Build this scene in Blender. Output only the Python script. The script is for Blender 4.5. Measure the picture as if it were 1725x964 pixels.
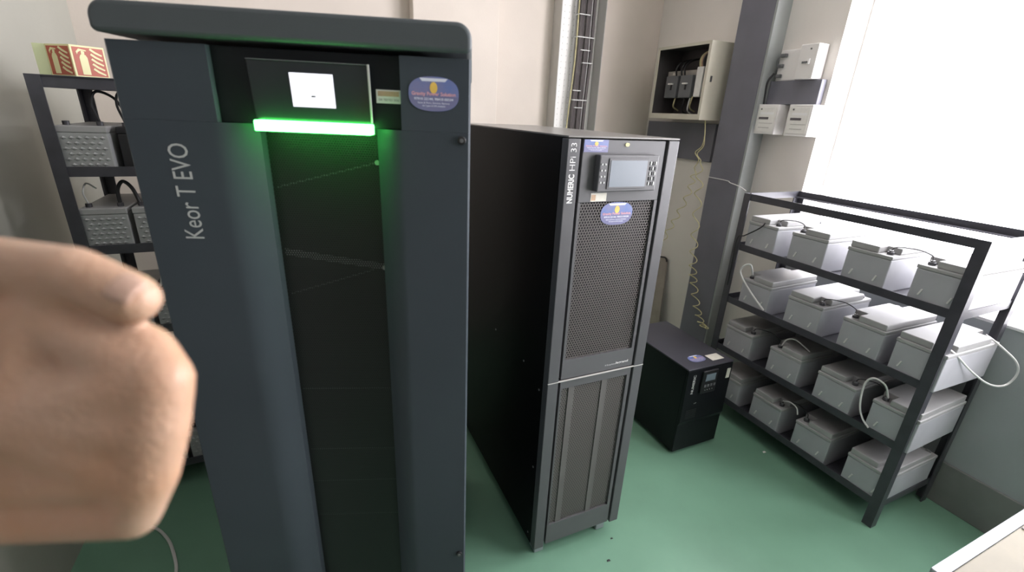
import bpy, bmesh, math, random
from mathutils import Vector, Matrix
R = math.radians
for o in list(bpy.data.objects): bpy.data.objects.remove(o, do_unlink=True)
scene = bpy.context.scene
COL = scene.collection

# ------------------------------------------------------------ camera
CAM_H = 1.45
pitch, roll, yaw = R(20.58), R(2.755), R(25.04)
cd = bpy.data.cameras.new('camera'); cam = bpy.data.objects.new('camera', cd); COL.objects.link(cam)
fw = Vector((math.sin(yaw)*math.cos(pitch), math.cos(yaw)*math.cos(pitch), -math.sin(pitch)))
rt = Vector((math.cos(yaw), -math.sin(yaw), 0)); up = rt.cross(fw)
cr, sr = math.cos(roll), math.sin(roll)
rt, up = cr*rt + sr*up, -sr*rt + cr*up
cam.matrix_world = Matrix(((rt.x, up.x, -fw.x, 0), (rt.y, up.y, -fw.y, 0), (rt.z, up.z, -fw.z, CAM_H), (0, 0, 0, 1)))
cd.sensor_width = 36; cd.sensor_fit = 'HORIZONTAL'; cd.lens = 774/1725*36
cd.clip_start = 0.01; cd.clip_end = 200
cd.dof.use_dof = True; cd.dof.focus_distance = 1.5; cd.dof.aperture_fstop = 4.0
scene.camera = cam

# ------------------------------------------------------------ world (overcast daylight) and view
w = bpy.data.worlds.new('overcast_sky'); scene.world = w; w.use_nodes = True
bg = w.node_tree.nodes['Background']; bg.inputs[0].default_value = (0.97, 0.95, 1.0, 1); bg.inputs[1].default_value = 14.5
scene.view_settings.view_transform = 'Standard'; scene.view_settings.look = 'None'
scene.view_settings.exposure = 0.0; scene.view_settings.gamma = 1.0
scene.view_settings.use_curve_mapping = False
# window opening guides sampling of the daylight
WINDOWS = [(0.35, 1.53), (-1.35, 0.22)]; WZ0, WZ1, WX = 0.80, 2.70, 2.3
for wa, wb in WINDOWS:
    pl = bpy.data.lights.new('window_portal', 'AREA'); pl.shape = 'RECTANGLE'; pl.size = wb-wa; pl.size_y = WZ1-WZ0
    pl.cycles.is_portal = True
    po = bpy.data.objects.new('window_portal', pl); COL.objects.link(po)
    po.location = (WX+0.17, (wa+wb)/2, (WZ0+WZ1)/2)
    po.rotation_euler = Matrix(((0, 0, 1), (1, 0, 0), (0, 1, 0))).to_euler()   # -Z points to -X

# ------------------------------------------------------------ helpers
def tag(o, label=None, cat=None, group=None, kind=None):
    if label: o['label'] = label
    if cat: o['category'] = cat
    if group: o['group'] = group
    if kind: o['kind'] = kind
    return o
def empty(name, loc=(0, 0, 0), rz=0, label=None, cat=None, group=None, kind=None):
    o = bpy.data.objects.new(name, None); COL.objects.link(o)
    o.location = loc; o.rotation_euler = (0, 0, rz); o.empty_display_size = 0.05
    return tag(o, label, cat, group, kind)
class MB:
    def __init__(s): s.v = []; s.f = []
    def add(s, vs, fs):
        n = len(s.v); s.v += [tuple(v) for v in vs]; s.f += [tuple(i+n for i in f) for f in fs]; return s
    def box(s, x0, x1, y0, y1, z0, z1):
        return s.add([(x0,y0,z0),(x1,y0,z0),(x1,y1,z0),(x0,y1,z0),(x0,y0,z1),(x1,y0,z1),(x1,y1,z1),(x0,y1,z1)],
                     [(0,3,2,1),(4,5,6,7),(0,1,5,4),(1,2,6,5),(2,3,7,6),(3,0,4,7)])
    def prism(s, prof, a0, a1, axis='z'):
        n = len(prof)
        def m(p, a): return {'z': (p[0], p[1], a), 'y': (p[0], a, p[1]), 'x': (a, p[0], p[1])}[axis]
        vs = [m(p, a0) for p in prof] + [m(p, a1) for p in prof]
        return s.add(vs, [tuple(range(n))[::-1], tuple(range(n, 2*n))] + [(i, (i+1) % n, n+(i+1) % n, n+i) for i in range(n)])
    def cyl(s, c, r, h, axis='z', n=16, r2=None):
        r2 = r if r2 is None else r2
        vs = []
        for a, rr in ((0, r), (h, r2)):
            for i in range(n):
                t = 2*math.pi*i/n; p, q = rr*math.cos(t), rr*math.sin(t)
                vs.append({'z': (c[0]+p, c[1]+q, c[2]+a), 'y': (c[0]+p, c[1]+a, c[2]+q), 'x': (c[0]+a, c[1]+p, c[2]+q)}[axis])
        return s.add(vs, [tuple(range(n))[::-1], tuple(range(n, 2*n))] + [(i, (i+1) % n, n+(i+1) % n, n+i) for i in range(n)])
    def tube(s, pts, r, n=8):
        pts = [Vector(p) for p in pts]; rings = []; prev = None
        for i, p in enumerate(pts):
            t = (pts[min(i+1, len(pts)-1)] - pts[max(i-1, 0)]).normalized()
            if prev is None: prev = t.orthogonal().normalized()
            a = (prev - t*prev.dot(t))
            a = a.normalized() if a.length > 1e-6 else t.orthogonal().normalized()
            prev = a; b = t.cross(a)
            rr = r[i] if isinstance(r, (list, tuple)) else r
            rings.append([p + a*rr*math.cos(2*math.pi*k/n) + b*rr*math.sin(2*math.pi*k/n) for k in range(n)])
        vs = [v for ring in rings for v in ring]; fs = []
        for i in range(len(pts)-1):
            for k in range(n): fs.append((i*n+k, i*n+(k+1) % n, (i+1)*n+(k+1) % n, (i+1)*n+k))
        fs += [tuple(range(n))[::-1], tuple(range((len(pts)-1)*n, len(pts)*n))]
        return s.add(vs, fs)
    def build(s, name, mat, parent=None, bevel=0, smooth=False, segs=2):
        me = bpy.data.meshes.new(name); me.from_pydata(s.v, [], s.f); me.validate()
        bm = bmesh.new(); bm.from_mesh(me); bmesh.ops.recalc_face_normals(bm, faces=bm.faces); bm.to_mesh(me); bm.free()
        me.materials.append(mat)
        if smooth:
            for p in me.polygons: p.use_smooth = True
            me.set_sharp_from_angle(angle=R(35))
        o = bpy.data.objects.new(name, me); COL.objects.link(o)
        if parent: o.parent = parent
        if bevel:
            b = o.modifiers.new('bevel', 'BEVEL'); b.width = bevel; b.segments = segs; b.limit_method = 'ANGLE'; b.angle_limit = R(40)
        return o
def box(name, mat, parent, x0, x1, y0, y1, z0, z1, bevel=0): return MB().box(x0, x1, y0, y1, z0, z1).build(name, mat, parent, bevel)
def spline(pts, n=10):
    pts = [Vector(p) for p in pts]; P = [2*pts[0]-pts[1]] + pts + [2*pts[-1]-pts[-2]]; out = []
    for i in range(1, len(P)-2):
        for k in range(n):
            t = k/n; a, b, c, d = P[i-1], P[i], P[i+1], P[i+2]
            out.append(0.5*((2*b)+(c-a)*t+(2*a-5*b+4*c-d)*t*t+(-a+3*b-3*c+d)*t**3))
    return out + [pts[-1]]
def copy_tree(o, parent=None):
    c = o.copy(); COL.objects.link(c); c.parent = parent
    for ch in [x for x in bpy.data.objects if x.parent == o]: copy_tree(ch, c)
    return c

# ------------------------------------------------------------ materials
def mat(name, col, rough=0.5, metal=0.0, var=0.0, vscale=6.0, bump=0.0, bscale=200.0, spec=0.5, col2=None, stretch=None):
    m = bpy.data.materials.new(name); m.use_nodes = True; nt = m.node_tree; b = nt.nodes['Principled BSDF']
    b.inputs['Roughness'].default_value = rough; b.inputs['Metallic'].default_value = metal
    b.inputs['Specular IOR Level'].default_value = spec
    b.inputs['Base Color'].default_value = (*col, 1)
    tc = nt.nodes.new('ShaderNodeTexCoord'); src = tc.outputs['Object']
    if stretch:
        mp = nt.nodes.new('ShaderNodeMapping'); mp.inputs['Scale'].default_value = stretch; nt.links.new(src, mp.inputs[0]); src = mp.outputs[0]
    if var:
        n = nt.nodes.new('ShaderNodeTexNoise'); n.inputs['Scale'].default_value = vscale; n.inputs['Detail'].default_value = 5
        nt.links.new(src, n.inputs['Vector'])
        r = nt.nodes.new('ShaderNodeValToRGB'); c2 = col2 or tuple(c*(1-var) for c in col)
        r.color_ramp.elements[0].position = 0.35; r.color_ramp.elements[0].color = (*c2, 1)
        r.color_ramp.elements[1].position = 0.65; r.color_ramp.elements[1].color = (*(tuple(min(1, c*(1+var*0.5)) for c in col) if not col2 else col), 1)
        nt.links.new(n.outputs[0], r.inputs[0]); nt.links.new(r.outputs[0], b.inputs['Base Color'])
    if bump:
        n2 = nt.nodes.new('ShaderNodeTexNoise'); n2.inputs['Scale'].default_value = bscale; nt.links.new(src, n2.inputs['Vector'])
        bp = nt.nodes.new('ShaderNodeBump'); bp.inputs['Strength'].default_value = bump; bp.inputs['Distance'].default_value = 0.002
        nt.links.new(n2.outputs[0], bp.inputs['Height']); nt.links.new(bp.outputs[0], b.inputs['Normal'])
    return m
def emit(name, col, s):
    m = bpy.data.materials.new(name); m.use_nodes = True; nt = m.node_tree; nt.nodes.clear()
    e = nt.nodes.new('ShaderNodeEmission'); e.inputs[0].default_value = (*col, 1); e.inputs[1].default_value = s
    o = nt.nodes.new('ShaderNodeOutputMaterial'); nt.links.new(e.outputs[0], o.inputs[0]); return m
def perforated(name, col, period, rad, rough=0.5, square=False):
    m = mat(name, col, rough); nt = m.node_tree; L = nt.links.new; N = nt.nodes.new
    b = nt.nodes['Principled BSDF']; out = nt.nodes['Material Output']
    tc = [n for n in nt.nodes if n.type == 'TEX_COORD'][0]
    sp = N('ShaderNodeSeparateXYZ'); L(tc.outputs['Object'], sp.inputs[0])
    def M(op, a, c=None):
        n = N('ShaderNodeMath'); n.operation = op
        for i, x in enumerate((a, c)):
            if x is None: continue
            if isinstance(x, (int, float)): n.inputs[i].default_value = x
            else: L(x, n.inputs[i])
        return n.outputs[0]
    k = 1.0 if square else 0.866
    u = M('ADD', M('DIVIDE', sp.outputs[0], period), 500); v = M('ADD', M('DIVIDE', sp.outputs[2], period*k), 500)
    if not square:
        u = M('ADD', u, M('MULTIPLY', M('MODULO', M('FLOOR', v), 2), 0.5))
    fu = M('SUBTRACT', M('FRACT', u), 0.5); fv = M('MULTIPLY', M('SUBTRACT', M('FRACT', v), 0.5), k)
    d = M('SQRT', M('ADD', M('MULTIPLY', fu, fu), M('MULTIPLY', fv, fv)))
    hole = M('LESS_THAN', d, rad)
    t = N('ShaderNodeBsdfTransparent'); mx = N('ShaderNodeMixShader')
    L(hole, mx.inputs[0]); L(b.outputs[0], mx.inputs[1]); L(t.outputs[0], mx.inputs[2]); L(mx.outputs[0], out.inputs[0])
    return m

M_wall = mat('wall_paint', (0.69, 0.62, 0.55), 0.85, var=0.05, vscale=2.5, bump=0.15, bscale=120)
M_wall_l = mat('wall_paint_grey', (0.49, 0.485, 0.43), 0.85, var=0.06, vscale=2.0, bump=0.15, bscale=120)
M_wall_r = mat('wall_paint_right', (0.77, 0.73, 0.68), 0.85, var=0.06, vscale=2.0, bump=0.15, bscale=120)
M_wall_low = mat('wall_below_window', (0.43, 0.46, 0.47), 0.75, var=0.10, vscale=2.5, bump=0.15, bscale=120)  # greyer and darker than the rest of the window wall
M_wall_f = mat('dark_unseen_wall', (0.20, 0.19, 0.18), 0.85, var=0.06, vscale=2.0)  # kept dark so the unseen walls bounce less light
M_ceil = mat('ceiling_paint', (0.78, 0.76, 0.73), 0.9, var=0.03, vscale=2)
M_base = mat('skirting', (0.24, 0.245, 0.235), 0.6, var=0.15, vscale=5)
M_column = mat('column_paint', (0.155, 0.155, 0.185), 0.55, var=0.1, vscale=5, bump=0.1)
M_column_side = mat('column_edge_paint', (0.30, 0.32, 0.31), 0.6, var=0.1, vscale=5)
M_floor = mat('green_epoxy', (0.185, 0.36, 0.25), 0.33, var=0.12, vscale=2.2, bump=0.05, bscale=40)
M_white = mat('white_frame', (0.85, 0.85, 0.84), 0.5, var=0.03)
M_keor = mat('slate_powder_coat', (0.058, 0.070, 0.082), 0.42, var=0.06, vscale=3, bump=0.05, bscale=900, spec=0.12)
M_keor_lid = mat('slate_lid', (0.085, 0.097, 0.102), 0.42, var=0.06, vscale=3, bump=0.08, bscale=900, spec=0.2)
M_keor_dark = mat('dark_recess_plastic', (0.011, 0.014, 0.016), 0.5, var=0.1, spec=0.2)
M_gloss = mat('gloss_black', (0.014, 0.018, 0.022), 0.18, var=0.05)
M_mesh = perforated('fine_perforated_steel', (0.017, 0.018, 0.018), 0.0042, 0.3)
M_inside = mat('cabinet_inside', (0.012, 0.012, 0.013), 0.7, var=0.2)
M_brace = mat('brace_steel', (0.28, 0.28, 0.29), 0.4, metal=0.3, var=0.15)
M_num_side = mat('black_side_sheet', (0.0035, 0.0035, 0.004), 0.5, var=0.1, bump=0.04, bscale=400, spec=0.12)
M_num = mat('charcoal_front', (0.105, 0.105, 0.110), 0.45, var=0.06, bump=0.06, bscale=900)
M_num_top = mat('lightened_top_sheet', (0.22, 0.21, 0.20), 0.3, var=0.06)  # lightened: the back wall's reflection is put into the colour
M_num_strip = mat('charcoal_strip', (0.095, 0.095, 0.101), 0.4, var=0.06)
M_num_mesh = perforated('coarse_perforated_steel', (0.125, 0.113, 0.108), 0.0086, 0.37)
M_num_mesh2 = perforated('vent_perforated_steel', (0.125, 0.115, 0.11), 0.0080, 0.30)
M_bar = mat('grey_door_bar', (0.13, 0.122, 0.118), 0.5, var=0.06)
M_black = mat('black_plastic', (0.012, 0.012, 0.014), 0.45, var=0.1)
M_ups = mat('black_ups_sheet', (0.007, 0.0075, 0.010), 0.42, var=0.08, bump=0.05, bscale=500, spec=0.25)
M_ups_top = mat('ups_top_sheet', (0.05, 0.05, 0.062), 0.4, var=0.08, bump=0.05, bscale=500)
M_scr = mat('lcd_off', (0.17, 0.20, 0.235), 0.3, var=0.03)
M_scr_s = mat('lcd_small', (0.16, 0.2, 0.23), 0.2, var=0.03)
M_steel = mat('black_angle_iron', (0.060, 0.060, 0.072), 0.42, var=0.15, vscale=20, bump=0.05)
M_batt = mat('battery_grey', (0.44, 0.445, 0.475), 0.5, var=0.05, vscale=12, bump=0.06, bscale=500)
M_batt_lid = mat('battery_lid_grey', (0.40, 0.40, 0.40), 0.45, var=0.06, vscale=14)
M_batt_l = mat('battery_grey_warm', (0.40, 0.41, 0.41), 0.5, var=0.06, vscale=14)
M_clip = mat('white_clip', (0.72, 0.72, 0.70), 0.5, var=0.04)
M_term = mat('terminal_lead', (0.12, 0.12, 0.13), 0.35, metal=0.7, var=0.2, vscale=60)
M_cab_w = mat('white_cable', (0.75, 0.75, 0.73), 0.5, var=0.04)
M_cab_k = mat('black_cable', (0.02, 0.02, 0.022), 0.5, var=0.1)
M_cab_br = mat('dark_brown_cable', (0.11, 0.095, 0.095), 0.5, var=0.2, vscale=12)
M_cab_y = mat('yellow_green_wire', (0.68, 0.62, 0.34), 0.5, var=0.15, vscale=30)
M_db = mat('beige_enamel', (0.60, 0.57, 0.47), 0.5, var=0.05)
M_db_in = mat('db_interior', (0.09, 0.08, 0.08), 0.7, var=0.2)
M_db_plate = mat('db_plate', (0.40, 0.37, 0.33), 0.6, var=0.08)
M_breaker = mat('grey_breaker', (0.13, 0.135, 0.14), 0.5, var=0.1)
M_meter = mat('meter_case', (0.78, 0.76, 0.74), 0.45, var=0.03)
M_board = mat('grey_mounting_board', (0.16, 0.16, 0.19), 0.6, var=0.1)
M_dark_print = mat('dark_print', (0.10, 0.09, 0.10), 0.5, var=0.05)
M_tray = mat('tray_side', (0.52, 0.51, 0.48), 0.5, metal=0.0, var=0.06)
M_tray_p = perforated('tray_perforated', (0.93, 0.92, 0.89), 0.034, 0.08, square=True)
M_txt = mat('silver_lettering', (0.50, 0.51, 0.50), 0.45, var=0.03)
M_txt_w = mat('white_lettering', (0.75, 0.75, 0.74), 0.45, var=0.03)
M_paper = mat('cream_label', (0.78, 0.75, 0.66), 0.6, var=0.06, vscale=60)
M_lab_w = mat('white_label', (0.80, 0.79, 0.75), 0.6, var=0.04, vscale=60)
M_lab_o = mat('orange_print', (0.62, 0.42, 0.28), 0.6, var=0.1, vscale=80)
M_stk = mat('blue_sticker', (0.11, 0.19, 0.47), 0.3, var=0.5, vscale=22, col2=(0.22, 0.22, 0.40))
M_stk_low = mat('violet_sticker', (0.20, 0.20, 0.36), 0.3, var=0.1, vscale=30)
M_stk_w = mat('sticker_white', (0.78, 0.80, 0.92), 0.35, var=0.03)
M_stk_r = mat('sticker_pink_red', (0.78, 0.42, 0.47), 0.35, var=0.1, vscale=80)
M_stk_y = mat('sticker_yellow', (0.85, 0.56, 0.12), 0.35, var=0.1, vscale=60)
M_red = mat('sign_red', (0.47, 0.10, 0.055), 0.45, var=0.08, vscale=30)
M_glow = mat('sign_pale_yellow', (0.80, 0.76, 0.42), 0.45, var=0.05)
M_glow_g = mat('sign_pale_green', (0.64, 0.70, 0.42), 0.45, var=0.05)
M_alu = mat('brushed_aluminium', (0.42, 0.44, 0.48), 0.35, metal=0.5, var=0.05, vscale=30)
M_desk = mat('stained_cream_laminate', (0.19, 0.165, 0.105), 0.5, var=0.12, vscale=9)
M_lean = mat('brown_grey_hardboard', (0.33, 0.29, 0.25), 0.7, var=0.12, vscale=9)
M_skin = mat('skin', (0.49, 0.32, 0.23), 0.5, var=0.22, vscale=15, bump=0.35, bscale=320, col2=(0.46, 0.26, 0.16))
M_sleeve = mat('dark_grey_cotton', (0.06, 0.06, 0.065), 0.9, var=0.15, vscale=60)
M_nail = mat('fingernail', (0.54, 0.35, 0.27), 0.3, var=0.05)
b = M_skin.node_tree.nodes['Principled BSDF']; b.inputs['Subsurface Weight'].default_value = 0.12; b.inputs['Subsurface Radius'].default_value = (0.01, 0.004, 0.002)
M_led = emit('green_led', (0.085, 1.0, 0.13), 17.0)
M_screen_on = emit('screen_white', (0.92, 0.92, 1.0), 1.5)
M_led_y = emit('warm_led', (1.0, 0.95, 0.55), 1.2)
gl = bpy.data.materials.new('clear_glass'); gl.use_nodes = True; nt = gl.node_tree; nt.nodes.clear()
t_ = nt.nodes.new('ShaderNodeBsdfTransparent'); g_ = nt.nodes.new('ShaderNodeBsdfGlossy'); g_.inputs['Roughness'].default_value = 0.02
f_ = nt.nodes.new('ShaderNodeMixShader'); f_.inputs[0].default_value = 0.04; o_ = nt.nodes.new('ShaderNodeOutputMaterial')
nt.links.new(t_.outputs[0], f_.inputs[1]); nt.links.new(g_.outputs[0], f_.inputs[2]); nt.links.new(f_.outputs[0], o_.inputs[0])
M_glass = gl

def text(body, mat_, parent, at, width=None, height=None, face='front', vertical=False, bold=0.0, name='lettering'):
    """flat lettering; face 'front' lies in xz facing -y, 'top' lies in xy facing +z; 'at' is its centre"""
    cu = bpy.data.curves.new('lettering', 'FONT'); cu.body = body; cu.resolution_u = 3; cu.offset = bold
    to = bpy.data.objects.new('lettering_source', cu); COL.objects.link(to)
    dg = bpy.context.evaluated_depsgraph_get(); me = bpy.data.meshes.new_from_object(to.evaluated_get(dg))
    bpy.data.objects.remove(to, do_unlink=True)
    xs = [v.co.x for v in me.vertices]; ys = [v.co.y for v in me.vertices]
    cx, cy = (min(xs)+max(xs))/2, (min(ys)+max(ys))/2; W, Hh = max(xs)-min(xs), max(ys)-min(ys)
    sx = width/W if width else height/Hh; sy = height/Hh if height else sx
    for v in me.vertices:
        x, y = (v.co.x-cx)*sx, (v.co.y-cy)*sy
        if vertical: x, y = -y, x
        v.co = (at[0]+x, at[1], at[2]+y) if face == 'front' else (at[0]+x, at[1]+y, at[2])
    me.materials.clear(); me.materials.append(mat_); me.name = name
    o = bpy.data.objects.new(name, me); COL.objects.link(o); o.parent = parent
    return o

# ------------------------------------------------------------ the room
XL, XR, YB, YF, ZC = -0.81, 2.3, 2.78, -2.3, 2.9
def struct(name, mb, m, label, bevel=0, parent=None):
    o = mb.build(name, m, parent, bevel); return tag(o, label, None, None, 'structure')
struct('floor', MB().box(XL-0.2, XR+0.2, YF-0.2, YB+0.2, -0.1, 0), M_floor, 'glossy green epoxy floor')
struct('ceiling', MB().box(XL-0.2, XR+0.2, YF-0.2, YB+0.2, ZC, ZC+0.1), M_ceil, 'plain off-white ceiling above the room')
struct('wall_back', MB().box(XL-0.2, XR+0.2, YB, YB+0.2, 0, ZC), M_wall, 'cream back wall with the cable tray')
struct('added_partition', MB().box(XL-0.2, XL, YF, 1.2, 0, ZC), M_wall_f, 'grey-brown partition on the left, beside the viewer')  # added out of view to lower the light on cabinet and hand
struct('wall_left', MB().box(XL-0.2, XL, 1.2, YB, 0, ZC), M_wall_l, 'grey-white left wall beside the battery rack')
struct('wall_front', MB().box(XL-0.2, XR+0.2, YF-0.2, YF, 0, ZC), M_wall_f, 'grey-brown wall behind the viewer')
wr = MB(); wr.box(XR, XR+0.2, WINDOWS[0][1], YB, 0, WZ0).box(XR, XR+0.2, YF, YB, WZ1, ZC)
for ya, yb in ((WINDOWS[0][1], YB), (WINDOWS[1][1], WINDOWS[0][0]), (YF, WINDOWS[1][0])): wr.box(XR, XR+0.2, ya, yb, WZ0, WZ1)
struct('trim_4', MB().box(XR, XR+0.2, YF, WINDOWS[0][1], 0, WZ0), M_wall_low, 'grey-green painted wall section below the window')
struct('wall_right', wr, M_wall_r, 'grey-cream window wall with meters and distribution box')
struct('baseboard_right', MB().box(XR-0.012, XR, YF, 1.83, 0, 0.19), M_base, 'grey skirting along the window wall', 0.003)
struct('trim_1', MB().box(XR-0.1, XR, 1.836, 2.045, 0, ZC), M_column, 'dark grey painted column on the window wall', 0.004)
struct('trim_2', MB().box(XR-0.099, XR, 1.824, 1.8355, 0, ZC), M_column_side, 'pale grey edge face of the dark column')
struct('trim_3', MB().box(0.62, 1.10, YB-0.09, YB, 0, ZC), M_wall, 'shallow cream pilaster on the back wall', 0.004)
for wi, (wa, wb) in enumerate(WINDOWS):
    win = empty('window_%d' % (wi+1), (XR+0.15, (wa+wb)/2, WZ0), 0, ('large bright overexposed window behind the battery rack', 'bright window beside the viewer, past the desk')[wi], None, None, 'structure')
    hw, hh = (wb-wa)/2, WZ1-WZ0
    fr = MB(); ft = 0.03
    fr.box(0, 0.04, -hw, hw, 0, ft).box(0, 0.04, -hw, hw, hh-ft, hh).box(0, 0.04, -hw, -hw+ft, ft, hh-ft).box(0, 0.04, hw-ft, hw, ft, hh-ft)
    fr.build('window_frame', M_white, win, 0.003)
    box('pane', M_glass, win, 0.018, 0.022, -hw+ft, hw-ft, ft, hh-ft)
    box('window_sill', M_white, win, -0.16, 0.0, -hw, hw, -0.001, 0.012, 0.003)

# ------------------------------------------------------------ advertising stickers (parts of the cabinets)
def sticker(parent, cx, y, cz, w_, h_, face='front', rect=False):
    def P(x, z, lift): return (cx+x, y-lift, cz+z) if face == 'front' else (cx+x, y+z, cz+lift)
    def plate(pts, name, m, l0, l1, par):
        n = len(pts); vs = [P(x, z, l0) for x, z in pts] + [P(x, z, l1) for x, z in pts]
        mb = MB().add(vs, [tuple(range(n)), tuple(range(n, 2*n))] + [(i, (i+1) % n, n+(i+1) % n, n+i) for i in range(n)])
        return mb.build(name, m, par)
    a, b_ = w_/2, h_/2
    if rect: out = [(-a, -b_), (a, -b_), (a, b_), (-a, b_)]
    else:
        out = []
        for i in range(40):
            t = 2*math.pi*i/40; c, s = math.cos(t), math.sin(t)
            out.append((a*math.copysign(abs(c)**0.78, c), b_*math.copysign(abs(s)**0.78, s)))
    s = plate(out, 'sticker', M_stk, 0.0, 0.0006, parent); s['label'] = 'blue sticker with white, pink and yellow print'
    low = [(x, min(z, -b_*0.12)) for x, z in out]
    plate([(x*0.985, z*0.985) for x, z in low], 'sticker_band', M_stk_low, 0.0006, 0.0008, s)
    plate([(-a*0.46, b_*0.72), (a*0.46, b_*0.72), (a*0.56, b_*0.95 if rect else b_*0.9), (-a*0.56, b_*0.95 if rect else b_*0.9)], 'banner', M_stk_w, 0.0006, 0.0010, s)
    plate([(0.15*a*math.cos(2*math.pi*i/18), b_*0.36+0.33*b_*math.sin(2*math.pi*i/18)) for i in range(18)], 'emblem', M_stk_y, 0.0006, 0.0010, s)
    L = 0.0013
    def T(body, m, z, wd, ht, bold=0.0):
        p = P(0, z, L); text(body, m, s, p, wd, ht, face, False, bold, 'sticker_lettering')
    T('Gravity Power Solution', M_stk_r, -b_*0.02, w_*0.88, h_*0.14, 0.03)
    T('97910 22144, 98410 00334', M_stk_w, -b_*0.30, w_*0.78, h_*0.085, 0.02)
    T('Sales & Rent, Service, Battery', M_stk_w, -b_*0.53, w_*0.64, h_*0.06, 0.01)
    T('All Types of UPS Available', M_stk_w, -b_*0.70, w_*0.46, h_*0.06, 0.01)
    return s

# ------------------------------------------------------------ large slate cabinet in front
ka = R(19.4); ex = Vector((math.cos(ka), -math.sin(ka), 0)); ey = Vector((math.sin(ka), math.cos(ka), 0))
kb = ey*0.75 + ex*(-0.252)
K = empty('ups_cabinet', (kb.x, kb.y, 0), -ka, 'tall slate-grey cabinet with lit screen and green light bar, nearest the camera', 'cabinet')
box('body', M_keor, K, -0.246, 0.246, 0.05, 0.80, 0.03, 1.522, 0.003)
box('plinth', M_black, K, -0.22, 0.22, 0.06, 0.77, 0.0, 0.03)
def curve_prof(x_out, x_flat, x_in, d=0.05, e=0.027):
    pts = [(x_out, d), (x_out, 0.003), (x_out + math.copysign(0.003, x_flat-x_out), 0.0)]
    for i in range(13):
        t = i/12; pts.append((x_flat + (x_in-x_flat)*t, e*t**2))
    return pts + [(x_in, d)]
lp = MB().prism(curve_prof(-0.252, -0.130, -0.073), 0.04, 1.418).prism([(-0.252, 0.05), (-0.252, 0.003), (-0.249, 0), (-0.12, 0), (-0.12, 0.05)], 1.4182, 1.521)
lp.build('door_panel', M_keor, K, 0, True)
rp = MB().prism(curve_prof(0.25, 0.148, 0.104), 0.04, 1.418).prism([(0.25, 0.05), (0.25, 0.003), (0.247, 0), (0.146, 0), (0.146, 0.05)], 1.4182, 1.521)
rp.build('door_panel', M_keor, K, 0, True)
MB().box(-0.0735, 0.1045, 0.047, 0.0485, 0.05, 1.408).build('perforated_panel', M_mesh, K)
# the cabinet's inside behind the mesh: hollow look with braces
box('inner_backing', M_inside, K, -0.0735, 0.1045, 0.0495, 0.0499, 0.05, 1.408)
def brace(x0, z0, x1, z1, wz=0.006, m=None):
    MB().add([(x0, 0.0488, z0-wz), (x1, 0.0488, z1-wz), (x1, 0.0488, z1+wz), (x0, 0.0488, z0+wz),
              (x0, 0.0494, z0-wz), (x1, 0.0494, z1-wz), (x1, 0.0494, z1+wz), (x0, 0.0494, z0+wz)],
             [(0, 1, 2, 3), (4, 5, 6, 7), (0, 1, 5, 4), (1, 2, 6, 5), (2, 3, 7, 6), (3, 0, 4, 7)]).build('brace', m or M_breaker, K)
brace(-0.068, 1.207, 0.102, 1.182, 0.006, M_brace); brace(-0.068, 1.318, 0.095, 1.363, 0.0015); brace(-0.068, 1.128, 0.08, 1.176, 0.0015)
for z in (0.928, 0.782, 0.70, 0.606): brace(-0.07, z, 0.10, z-0.001, 0.0018)
MB().cyl((0.098, 0.043, 1.364), 0.004, 0.004, 'y').build('screw', M_brace, K, 0, True)
MB().cyl((0.101, 0.043, 1.182), 0.004, 0.004, 'y').build('screw', M_brace, K, 0, True)
cp = box('control_panel', M_keor_dark, K, -0.12, 0.146, 0.012, 0.05, 1.4185, 1.5215, 0.001)
bz = MB().prism([(0.0118, 1.4255), (0.003, 1.4255), (-0.005, 1.505), (0.0118, 1.505)], -0.066, 0.103, 'x').build('display_bezel', M_gloss, cp, 0.001)
MB().prism([(0.0025, 1.4258), (-0.0005, 1.4258), (-0.0085, 1.5062), (-0.0045, 1.5062)], 0.1012, 0.1036, 'x').build('bezel_glint', M_tray, cp)  # pale strips paint window light along the bezel's right and top edges
MB().box(-0.066, 0.1011, -0.0062, -0.0040, 1.5050, 1.5062).build('bezel_glint', M_breaker, cp)
scr = MB().prism([(0.0018, 1.445), (0.0000, 1.445), (-0.0046, 1.4905), (-0.0030, 1.4905)], -0.0095, 0.051, 'x').build('screen', M_screen_on, cp); scr['label'] = 'bright white lit screen'
box('screen_icon', M_dark_print, cp, 0.018, 0.024, -0.0024, -0.0014, 1.4588, 1.461)
led = MB().box(-0.064, 0.103, -0.013, 0.0118, 1.4095, 1.4245).build('light_bar', M_led, cp, 0.0015); led['label'] = 'glowing green light bar'
lb = box('asset_label', M_lab_w, cp, 0.1085, 0.145, 0.0112, 0.0119, 1.4555, 1.4745)
box('label_print', M_lab_o, lb, 0.111, 0.1425, 0.0108, 0.0112, 1.4655, 1.4725)
text('OK TESTED 2023', M_dark_print, lb, (0.127, 0.0107, 1.4605), 0.03, 0.003)
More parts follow.
